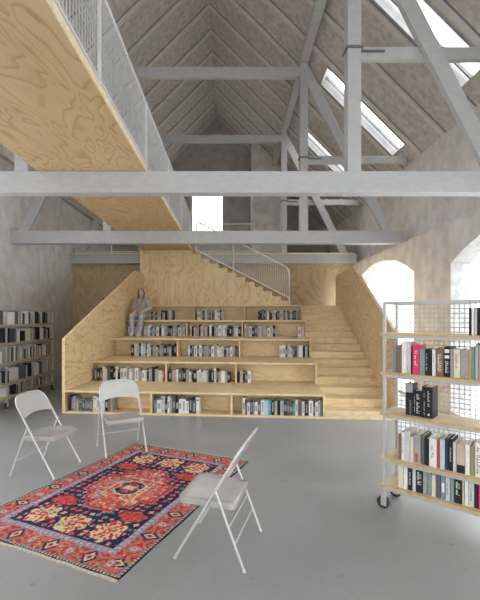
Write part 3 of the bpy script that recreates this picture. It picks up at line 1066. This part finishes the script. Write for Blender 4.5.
# ------------------------------------------------------------------ rug
def rug():
    W2, L2 = .765, 1.115
    NP, NQ = 240, 352
    rng = np.random.RandomState(5)
    p = np.linspace(-W2, W2, NP)
    q = np.linspace(-L2, L2, NQ)
    P, Q = np.meshgrid(p, q)
    # weave irregularity
    def smooth_noise(scale, seed):
        r = np.random.RandomState(seed)
        gx, gy = int(2 * W2 / scale) + 3, int(2 * L2 / scale) + 3
        g = r.rand(gy, gx)
        fx, fy = (P + W2) / scale, (Q + L2) / scale
        ix, iy = fx.astype(int), fy.astype(int)
        tx, ty = fx - ix, fy - iy
        tx, ty = tx * tx * (3 - 2 * tx), ty * ty * (3 - 2 * ty)
        return (g[iy, ix] * (1 - tx) + g[iy, ix + 1] * tx) * (1 - ty) + (g[iy + 1, ix] * (1 - tx) + g[iy + 1, ix + 1] * tx) * ty
    n1, n2, n3, n4 = smooth_noise(.05, 1), smooth_noise(.022, 2), smooth_noise(.11, 3), smooth_noise(.03, 4)
    n5 = smooth_noise(.014, 9)
    Pw = P + (n1 - .5) * .02
    Qw = Q + (n4 - .5) * .02
    NAVY, RED, CORAL, CREAM, SKY, BLACK, GREEN, PINK, ORG = [np.array(c) for c in (
        (.018, .022, .06), (.43, .030, .022), (.50, .095, .07), (.55, .46, .30), (.19, .22, .36), (.012, .011, .014), (.07, .20, .16), (.46, .16, .16), (.46, .15, .04))]
    C = np.zeros(P.shape + (3,))
    C[:] = NAVY
    def paint(mask, col):
        C[mask] = col
    # scattered little flowers on the navy field, on a jittered grid
    cell = .07
    ci, cj = np.floor(Pw / cell).astype(int), np.floor(Qw / cell).astype(int)
    h = lambda a, b, s: (np.sin(a * 127.1 + b * 311.7 + s * 74.7) * 43758.5453) % 1.0
    fx = Pw / cell - ci - .5 - (h(ci, cj, 1) - .5) * .35
    fy = Qw / cell - cj - .5 - (h(ci, cj, 2) - .5) * .35
    rr = np.sqrt(fx * fx + fy * fy)
    pet = .30 + .07 * np.cos(4 * np.arctan2(fy, fx) + 3 * h(ci, cj, 3))
    pk = h(ci, cj, 4)
    for lo, hi, col in ((0, .42, PINK), (.42, .66, CORAL), (.66, .8, CREAM), (.8, .9, SKY), (.9, 1.1, GREEN)):
        paint((rr < pet) & (pk >= lo) & (pk < hi), col)
    paint((rr < .11), RED)
    paint((rr < .11) & (pk < .4), CREAM)
    # large blossoms
    def blossom(cx, cy, ax, ay, ground, spots, acc, seed):
        d = np.sqrt(((Pw - cx) / ax) ** 2 + ((Qw - cy) / ay) ** 2)
        ang = np.arctan2((Qw - cy) / ay, (Pw - cx) / ax)
        edge = 1 + .10 * np.cos(6 * ang + seed)
        inside = d < edge
        paint(d < edge * 1.12, NAVY)
        paint(inside, ground)
        bands = np.sin(7.5 * ang + 5 * d + seed) + (n2 - .5) * 3.2
        paint(inside & (bands > .45), spots)
        paint(inside & (bands < -1.35), acc)
        paint(d < .24, spots)
        paint(d < .11, ground)
    for s in (-1, 1):
        blossom(-.33, s * .68, .125, .14, CREAM, RED, GREEN, 1 + s)
        blossom(.0, s * .70, .13, .13, CREAM, RED, GREEN, 2 + s)
        blossom(.33, s * .68, .125, .14, CREAM, RED, RED, 3 + s)
        blossom(-.36, s * .43, .12, .08, CORAL, RED, NAVY, 4 + s)
        blossom(.36, s * .43, .12, .08, CORAL, RED, NAVY, 5 + s)
    # stepped medallion
    aP, aQ = np.abs(Pw), np.abs(Qw)
    med = ((aP < .14) & (aQ < .44)) | ((aP < .26) & (aQ < .33)) | ((aP < .37) & (aQ < .19))
    med_o = ((aP < .152) & (aQ < .452)) | ((aP < .272) & (aQ < .342)) | ((aP < .382) & (aQ < .202))
    paint(med_o, PINK)
    paint(med, CORAL)
    medi = ((aP < .12) & (aQ < .415)) | ((aP < .235) & (aQ < .305)) | ((aP < .345) & (aQ < .165))
    paint(med & ~medi, RED)
    paint(medi & (n2 > .70), CREAM)
    paint(medi & (n2 < .28), RED)
    paint(medi & (n5 > .82), ORG)
    stripe = medi & ((np.abs(aQ - .21) < .012) | (np.abs(aP - .17) < .010))
    paint(stripe & (n4 > .45), CREAM)
    paint(medi & ~stripe & (n1 > .66), PINK)
    paint(medi & (n4 < .20), SKY)
    octo = (aP + aQ < .205) & (aP < .125) & (aQ < .155)
    octi = (aP + aQ < .185) & (aP < .108) & (aQ < .138)
    paint(octo, CREAM)
    paint(octi, NAVY)
    paint(octi & (aP + aQ < .115), RED)
    paint(octi & (aP < .05) & (aQ < .035), CREAM)
    paint(octi & (n5 > .70), SKY)
    # borders, by distance from the edge
    e = np.minimum(W2 - np.abs(P) - (n3 - .5) * .006, L2 - .024 - np.abs(Q) - (n3 - .5) * .006)
    side = (W2 - np.abs(P)) < (L2 - .024 - np.abs(Q))
    along = np.where(side, Q, P)
    B0, B1, B2, B3 = .022, .195, .245, .255
    paint(e < B3, BLACK)
    paint(e < B2, SKY)
    u = (along / .05) % 1.0
    m2 = (e > B1) & (e < B2)
    paint(m2 & (np.abs(e - (B1 + B2) / 2) < .016) & (np.abs(u - .5) < .24), CREAM)
    paint(m2 & (np.abs(e - (B1 + B2) / 2) < .008) & (np.abs(u - .5) < .12), CORAL)
    paint(m2 & (n5 > .80), PINK)
    mb = (e > B0) & (e <= B1)
    paint(mb, RED)
    paint(mb & (n2 > .60), CORAL)
    t = (along / .175)
    k = np.floor(t)
    f = t - k - .5
    ec = (e - (B0 + B1) / 2) / ((B1 - B0) / 2)
    dia = np.abs(f) * 3.1 + np.abs(ec) * .95
    box = np.maximum(np.abs(f) * 4.0, np.abs(ec) * 1.55)
    wavey = np.abs(np.abs(ec) - (.58 + .30 * np.cos(2 * PI * (t - .5))))
    paint(mb & (wavey < .13), GREEN * .8 + SKY * .25)
    paint(mb & (wavey < .05), ORG)
    even = (k % 2) == 0
    paint(mb & even & (dia < 1.0), NAVY)
    paint(mb & even & (dia < .62), CREAM)
    paint(mb & even & (dia < .38), CORAL)
    paint(mb & even & (dia < .18), NAVY)
    ro = np.sqrt((f * 3.0) ** 2 + ec ** 2)
    paint(mb & ~even & (ro < .62), CORAL)
    paint(mb & ~even & (ro < .50), SKY)
    paint(mb & ~even & (ro < .30), CREAM)
    paint(mb & ~even & (ro < .16), RED)
    paint(mb & (np.abs(ec) > .90), SKY)
    paint(mb & (n5 > .88), CREAM)
    # outer guard and cream fringe ends
    og = e <= B0
    paint(og, CREAM * .8)
    u2 = (along / .028) % 1.0
    paint(og & (np.abs(u2 - .5) < .22) & (e > .006), BLACK * 2)
    paint(og & (e < .008), BLACK)
    fr_ = (L2 - np.abs(Q)) < .024
    paint(fr_, np.array((.50, .45, .38)))
    paint(fr_ & (np.sin(P * 420) > .6), np.array((.38, .34, .28)))
    # abrash: wool tone varies row by row
    row = .82 + .3 * np.random.RandomState(3).rand(NQ)
    row = np.convolve(row, np.ones(7) / 7, 'same')
    row[:4] = row[4]; row[-4:] = row[-5]
    C *= (.86 + .28 * rng.rand(*P.shape))[..., None] * row[:, None, None] / row.mean()
    wob = (n3 - .5) * .008
    edgeP = np.clip((np.abs(P) - (W2 - .1)) / .1, 0, 1)
    edgeQ = np.clip((np.abs(Q) - (L2 - .1)) / .1, 0, 1)
    X = P + np.sign(P) * edgeP * wob
    Y = Q + np.sign(Q) * edgeQ * (wob * 2.0 + .006 * (n5 - .5))
    Zt = np.full(P.shape, RUG_T) - .0008 * n2
    nv = NP * NQ
    verts = np.stack([X, Y, Zt], -1).reshape(-1, 3)
    under = verts.copy()
    under[:, 2] = .0002
    i = np.arange(NQ - 1)[:, None] * NP + np.arange(NP - 1)[None, :]
    quads = np.stack([i, i + 1, i + NP + 1, i + NP], -1).reshape(-1, 4)
    ring = list(range(NP)) + [NP * (r + 1) - 1 for r in range(1, NQ)] + list(range(nv - 2, nv - NP - 1, -1)) + [NP * r for r in range(NQ - 2, 0, -1)]
    low = verts[ring].copy()
    low[:, 2] = 0.0003
    allv = np.concatenate([verts, low])
    faces = quads.tolist()
    R = len(ring)
    for a in range(R):
        b = (a + 1) % R
        faces.append([ring[b], ring[a], nv + a, nv + b])
    faces.append([nv + a for a in range(R)][::-1])
    me = bpy.data.meshes.new('rug')
    me.from_pydata(allv.tolist(), [], faces)
    at = me.color_attributes.new('pile', 'FLOAT_COLOR', 'POINT')
    cols = np.ones((nv + R, 4))
    cols[:nv, :3] = np.clip(C.reshape(-1, 3), 0, 1)
    cols[nv:, :3] = cols[ring, :3]
    at.data.foreach_set('color', cols.ravel())
    m = mat('rug_wool', (.5, .1, .1), .95, spec=.15)
    a = nd(m, 'ShaderNodeVertexColor', layer_name='pile')
    v = coords(m, (1, 1, 1))
    nn = nd(m, 'ShaderNodeTexNoise')
    nn.inputs['Scale'].default_value = 160
    lk(m, v, nn.inputs['Vector'])
    f_ = ramp(m, nn.outputs['Fac'], [(.3, (.8, .8, .8)), (.7, (1.15, 1.15, 1.15))])
    lk(m, mixc(m, a.outputs['Color'], f_, 1.0, 'MULTIPLY'), bsdf(m).inputs['Base Color'])
    bump(m, nn.outputs['Fac'], .3, .002)
    me.materials.append(m)
    o = bpy.data.objects.new('rug', me)
    COL.objects.link(o)
    o.location = (-.945, 3.736, 0)
    o.rotation_euler = (0, 0, -math.radians(23.8))
    tag(o, 'red and navy patterned oriental rug lying on the grey concrete floor', 'rug')
rug()

# ------------------------------------------------------------------ person seated on the second highest tier
def remesh(mb, name, m, parent, voxel, smooth_it=4):
    me = bpy.data.meshes.new(name)
    me.from_pydata(mb.v, [], mb.f)
    tmp = bpy.data.objects.new(name + '_src', me)
    COL.objects.link(tmp)
    r = tmp.modifiers.new('r', 'REMESH')
    r.mode = 'VOXEL'
    r.voxel_size = voxel
    s = tmp.modifiers.new('s', 'SMOOTH')
    s.iterations = smooth_it
    dg = bpy.context.evaluated_depsgraph_get()
    me2 = bpy.data.meshes.new_from_object(tmp.evaluated_get(dg))
    me2.name = name
    bpy.data.objects.remove(tmp)
    bpy.data.meshes.remove(me)
    me2.materials.clear()
    me2.materials.append(m)
    me2.polygons.foreach_set('use_smooth', [True] * len(me2.polygons))
    o = bpy.data.objects.new(name, me2)
    COL.objects.link(o)
    o.parent = parent
    return o

SKIN = noisy('skin', (.56, .36, .27), (.62, .41, .31), 20, .5)
HAIR = noisy('dark_hair', (.045, .035, .032), (.11, .085, .075), 60, .5, sc3=(1, 1, .15))
JACK = noisy('taupe_wool', (.33, .275, .255), (.42, .36, .335), 60, .9)
SCARF = noisy('grey_jersey', (.34, .335, .345), (.42, .41, .42), 50, .9)
DENIM = noisy('pale_denim', (.30, .35, .45), (.43, .48, .58), 14, .85)
SHOE = noisy('pale_trainer', (.58, .54, .54), (.74, .71, .71), 20, .6)
EYE_M = mat('eye_dark', (.03, .022, .02), .3)
LIP = mat('lips', (.42, .14, .13), .5)

pz = 3 * SR
person = thing('person', 'person in taupe jacket and pale jeans sitting on the plywood tiers', 'person', bw(-3.95, 3 * TR, pz), -TH_B)
# local frame: x to the right of the picture, -y towards the camera, z up from the feet; the seat edge is y = 0, z = SR
sh_l, sh_r = (-.125, .17, .865), (.145, .17, .86)
el_l, el_r = (-.175, .13, .665), (.235, .14, .675)
wr_l, wr_r = (-.085, -.02, .575), (.115, -.02, .585)
hip_l, hip_r = (-.075, .17, .478), (.085, .17, .478)
kn_l, kn_r = (-.135, -.115, .475), (.105, -.115, .48)
an_l, an_r = (-.125, -.10, .075), (.045, -.085, .075)
HEADC = Vector((.02, .15, 1.045))
b = MB()
b.capsule((.005, .185, .52), (.008, .19, .66), .075, .085)
b.capsule((.008, .19, .66), (.01, .18, .80), .09, .105)
b.capsule((-.09, .175, .845), (.11, .175, .845), .05, .05)
b.capsule((.012, .175, .85), (.02, .16, .97), .045, .038)
b.ellipsoid(HEADC, (.062, .078, .092), 20, 14)
b.ellipsoid(HEADC + Vector((0, -.02, -.045)), (.046, .05, .05), 16, 10)          # jaw
b.capsule(HEADC + Vector((.002, -.076, .008)), HEADC + Vector((.003, -.092, -.018)), .008, .012)   # nose
for s in (-1, 1):
    b.ellipsoid(HEADC + Vector((s * .062, .005, -.005)), (.008, .016, .024), 10, 8)  # ears
for sh, el, wr in ((sh_l, el_l, wr_l), (sh_r, el_r, wr_r)):
    b.capsule(sh, el, .042, .033)
    b.capsule(el, wr, .033, .022)
    s = 1 if sh[0] < 0 else -1
    w0 = Vector(wr)
    d = Vector((s * .35, -.70, -.55)).normalized()
    sd = Vector((s * .80, .60, -.05)).normalized()
    sd = (sd - d * sd.dot(d)).normalized()
    palm = w0 + d * .035
    for q in (-.018, -.006, .006, .018):
        b.capsule(w0 + sd * q * .6, palm + d * .025 + sd * q, .013, .011, 10)
    for q, ln in ((-.026, .048), (-.009, .056), (.0085, .052), (.025, .042)):
        k0 = palm + d * .026 + sd * q
        k1 = k0 + d * ln * .5 + Vector((0, -.004, -.006))
        k2 = k1 + (d * .5 + Vector((0, .1, -.75))).normalized() * ln * .5
        b.capsule(k0, k1, .0066, .006, 8)
        b.capsule(k1, k2, .006, .005, 8)
    t0 = w0 + d * .012 - sd * .016
    t1 = t0 - sd * .028 + d * .022
    b.capsule(t0, t1, .010, .009, 8)
    b.capsule(t1, t1 + d * .026, .009, .0075, 8)
for hp, kn, an in ((hip_l, kn_l, an_l), (hip_r, kn_r, an_r)):
    b.capsule(hp, kn, .066, .048)
    b.capsule(kn, an, .046, .030)
    b.capsule((an[0], an[1], .06), (an[0], an[1] - .11, .035), .028, .024)
body = remesh(b, 'body', SKIN, person, .0034, 2)
# trousers
tr = MB()
tr.capsule((-.055, .175, .480), (.065, .175, .480), .086, .086)
tr.tube([(.005, .17, .47), (.005, .175, .53), (.006, .18, .60)], [.112, .118, .108], 18)
for hp, kn, an in ((hip_l, kn_l, an_l), (hip_r, kn_r, an_r)):
    tr.capsule(hp, kn, .084, .062)
    k = Vector(kn)
    a = Vector((an[0], an[1] + .005, .085))
    tr.tube([k + Vector((0, 0, .02)), k * .6 + a * .4, k * .25 + a * .75, a], [.06, .056, .055, .062], 14)
remesh(tr, 'jeans', DENIM, person, .009, 3)
# jacket: trunk, sleeves, lapels
jk = MB()
jk.tube([(.005, .175, .53), (.006, .18, .60), (.008, .185, .72), (.01, .18, .82), (.012, .175, .885), (.014, .17, .915)],
        [.150, .135, .128, .135, .105, .065], 20)
jk.capsule((-.105, .175, .85), (.125, .175, .845), .066, .066)
for sh, el, wr in ((sh_l, el_l, wr_l), (sh_r, el_r, wr_r)):
    jk.capsule(sh, el, .064, .055)
    e, w_ = Vector(el), Vector(wr)
    jk.tube([e, e * .5 + w_ * .5, e * .08 + w_ * .92], [.055, .047, .043], 14)
jacket = remesh(jk, 'jacket', JACK, person, .008, 3)
lp = MB()
for s in (-1, 1):
    poly = [(.012 + s * .050, .050, .885), (.012 + s * .080, .046, .80), (.012 + s * .020, .032, .68), (.012 + s * .006, .034, .70)]
    lp.prism([Vector(c) for c in poly], (0, .012, 0))
lp.build('lapel', noisy('taupe_wool_lapel', (.27, .225, .21), (.34, .285, .265), 60, .9), jacket)
# light top visible between the lapels
tp = MB()
tp.prism([Vector(c) for c in ((.012 - .046, .052, .895), (.012 + .046, .052, .895), (.014, .045, .74))], (0, .02, 0))
tp.build('shirt_front', SCARF, person)
# hair: cap with long lengths falling on both sides
hr = MB()
hr.ellipsoid(HEADC + Vector((0, .020, .022)), (.073, .080, .088), 18, 12)
for s in (-1, 1):
    hr.tube([HEADC + Vector((s * .045, -.015, .060)), HEADC + Vector((s * .066, -.005, .01)), HEADC + Vector((s * .070, .0, -.07)), HEADC + Vector((s * .062, -.03, -.15)), HEADC + Vector((s * .058, -.055, -.21))],
            [.018, .022, .024, .022, .010], 12)
hr.capsule(HEADC + Vector((0, .065, .0)), HEADC + Vector((0, .085, -.15)), .055, .045)
hair = remesh(hr, 'hair', HAIR, person, .007, 3)
# grey hood/scarf edge along the right side of the face
sc = MB()
sc.tube([HEADC + Vector((.060, .03, .03)), HEADC + Vector((.084, .01, -.04)), HEADC + Vector((.088, .0, -.12)), HEADC + Vector((.06, -.05, -.17))], [.014, .02, .024, .016], 12)
remesh(sc, 'scarf', SCARF, person, .007, 2)
for s in (-1, 1):
    MB().ellipsoid(HEADC + Vector((s * .025, -.073, .008)), (.010, .006, .006), 10, 8).build('eye', EYE_M, person, smooth=True)
    MB().tube([HEADC + Vector((s * .012, -.0775, .026)), HEADC + Vector((s * .038, -.070, .026))], .0035, 6).build('eyebrow', HAIR, person)
MB().ellipsoid(HEADC + Vector((.002, -.071, -.050)), (.018, .006, .006), 10, 8).build('mouth', LIP, person, smooth=True)
for an in (an_l, an_r):
    sh = MB()
    sh.capsule((an[0], an[1] + .03, .040), (an[0] - .006, an[1] - .12, .032), .038, .031)
    sh.capsule((an[0], an[1] + .01, .055), (an[0], an[1] - .02, .075), .036, .033)
    so = remesh(sh, 'shoe', SHOE, person, .007, 2)
    so.location.z = .002
    MB().box(an[0] - .034, an[0] + .030, an[1] - .150, an[1] + .068, .001, .014).build('sole', BM['white'], so, bevel=.006)

# ------------------------------------------------------------------ light
wld = bpy.data.worlds.new('overcast_sky')
S.world = wld
wld.use_nodes = True
nt = wld.node_tree
bg = nt.nodes['Background']
# overcast sky: three times brighter overhead than at the skyline, pale ground below
tc = nt.nodes.new('ShaderNodeTexCoord')
sx = nt.nodes.new('ShaderNodeSeparateXYZ')
nt.links.new(tc.outputs['Generated'], sx.inputs[0])
mr = nt.nodes.new('ShaderNodeMapRange')
mr.inputs['From Min'].default_value = 0
mr.inputs['From Max'].default_value = 1
mr.inputs['To Min'].default_value = 2.3
mr.inputs['To Max'].default_value = 6.2
nt.links.new(sx.outputs['Z'], mr.inputs['Value'])
nt.links.new(mr.outputs['Result'], bg.inputs['Strength'])
bg.inputs['Color'].default_value = (.975, .99, 1.0, 1)

# ------------------------------------------------------------------ camera: level, 24 mm, small lens shift
cam = bpy.data.cameras.new('camera')
co = bpy.data.objects.new('camera', cam)
COL.objects.link(co)
co.location = (0, 0, EYE)
co.rotation_euler = (PI / 2, 0, 0)
cam.sensor_fit = 'VERTICAL'
cam.sensor_height = 36
cam.lens = 24
cam.shift_x = 9 / 600
cam.shift_y = 17 / 600
cam.clip_start = .05
S.camera = co

S.view_settings.view_transform = 'Standard'
S.view_settings.look = 'None'
S.view_settings.gamma = 1
S.view_settings.use_curve_mapping = False
S.view_settings.exposure = 0.66
S.cycles.use_denoising = True
S.cycles.max_bounces = 12
S.cycles.diffuse_bounces = 8
S.cycles.transparent_max_bounces = 16
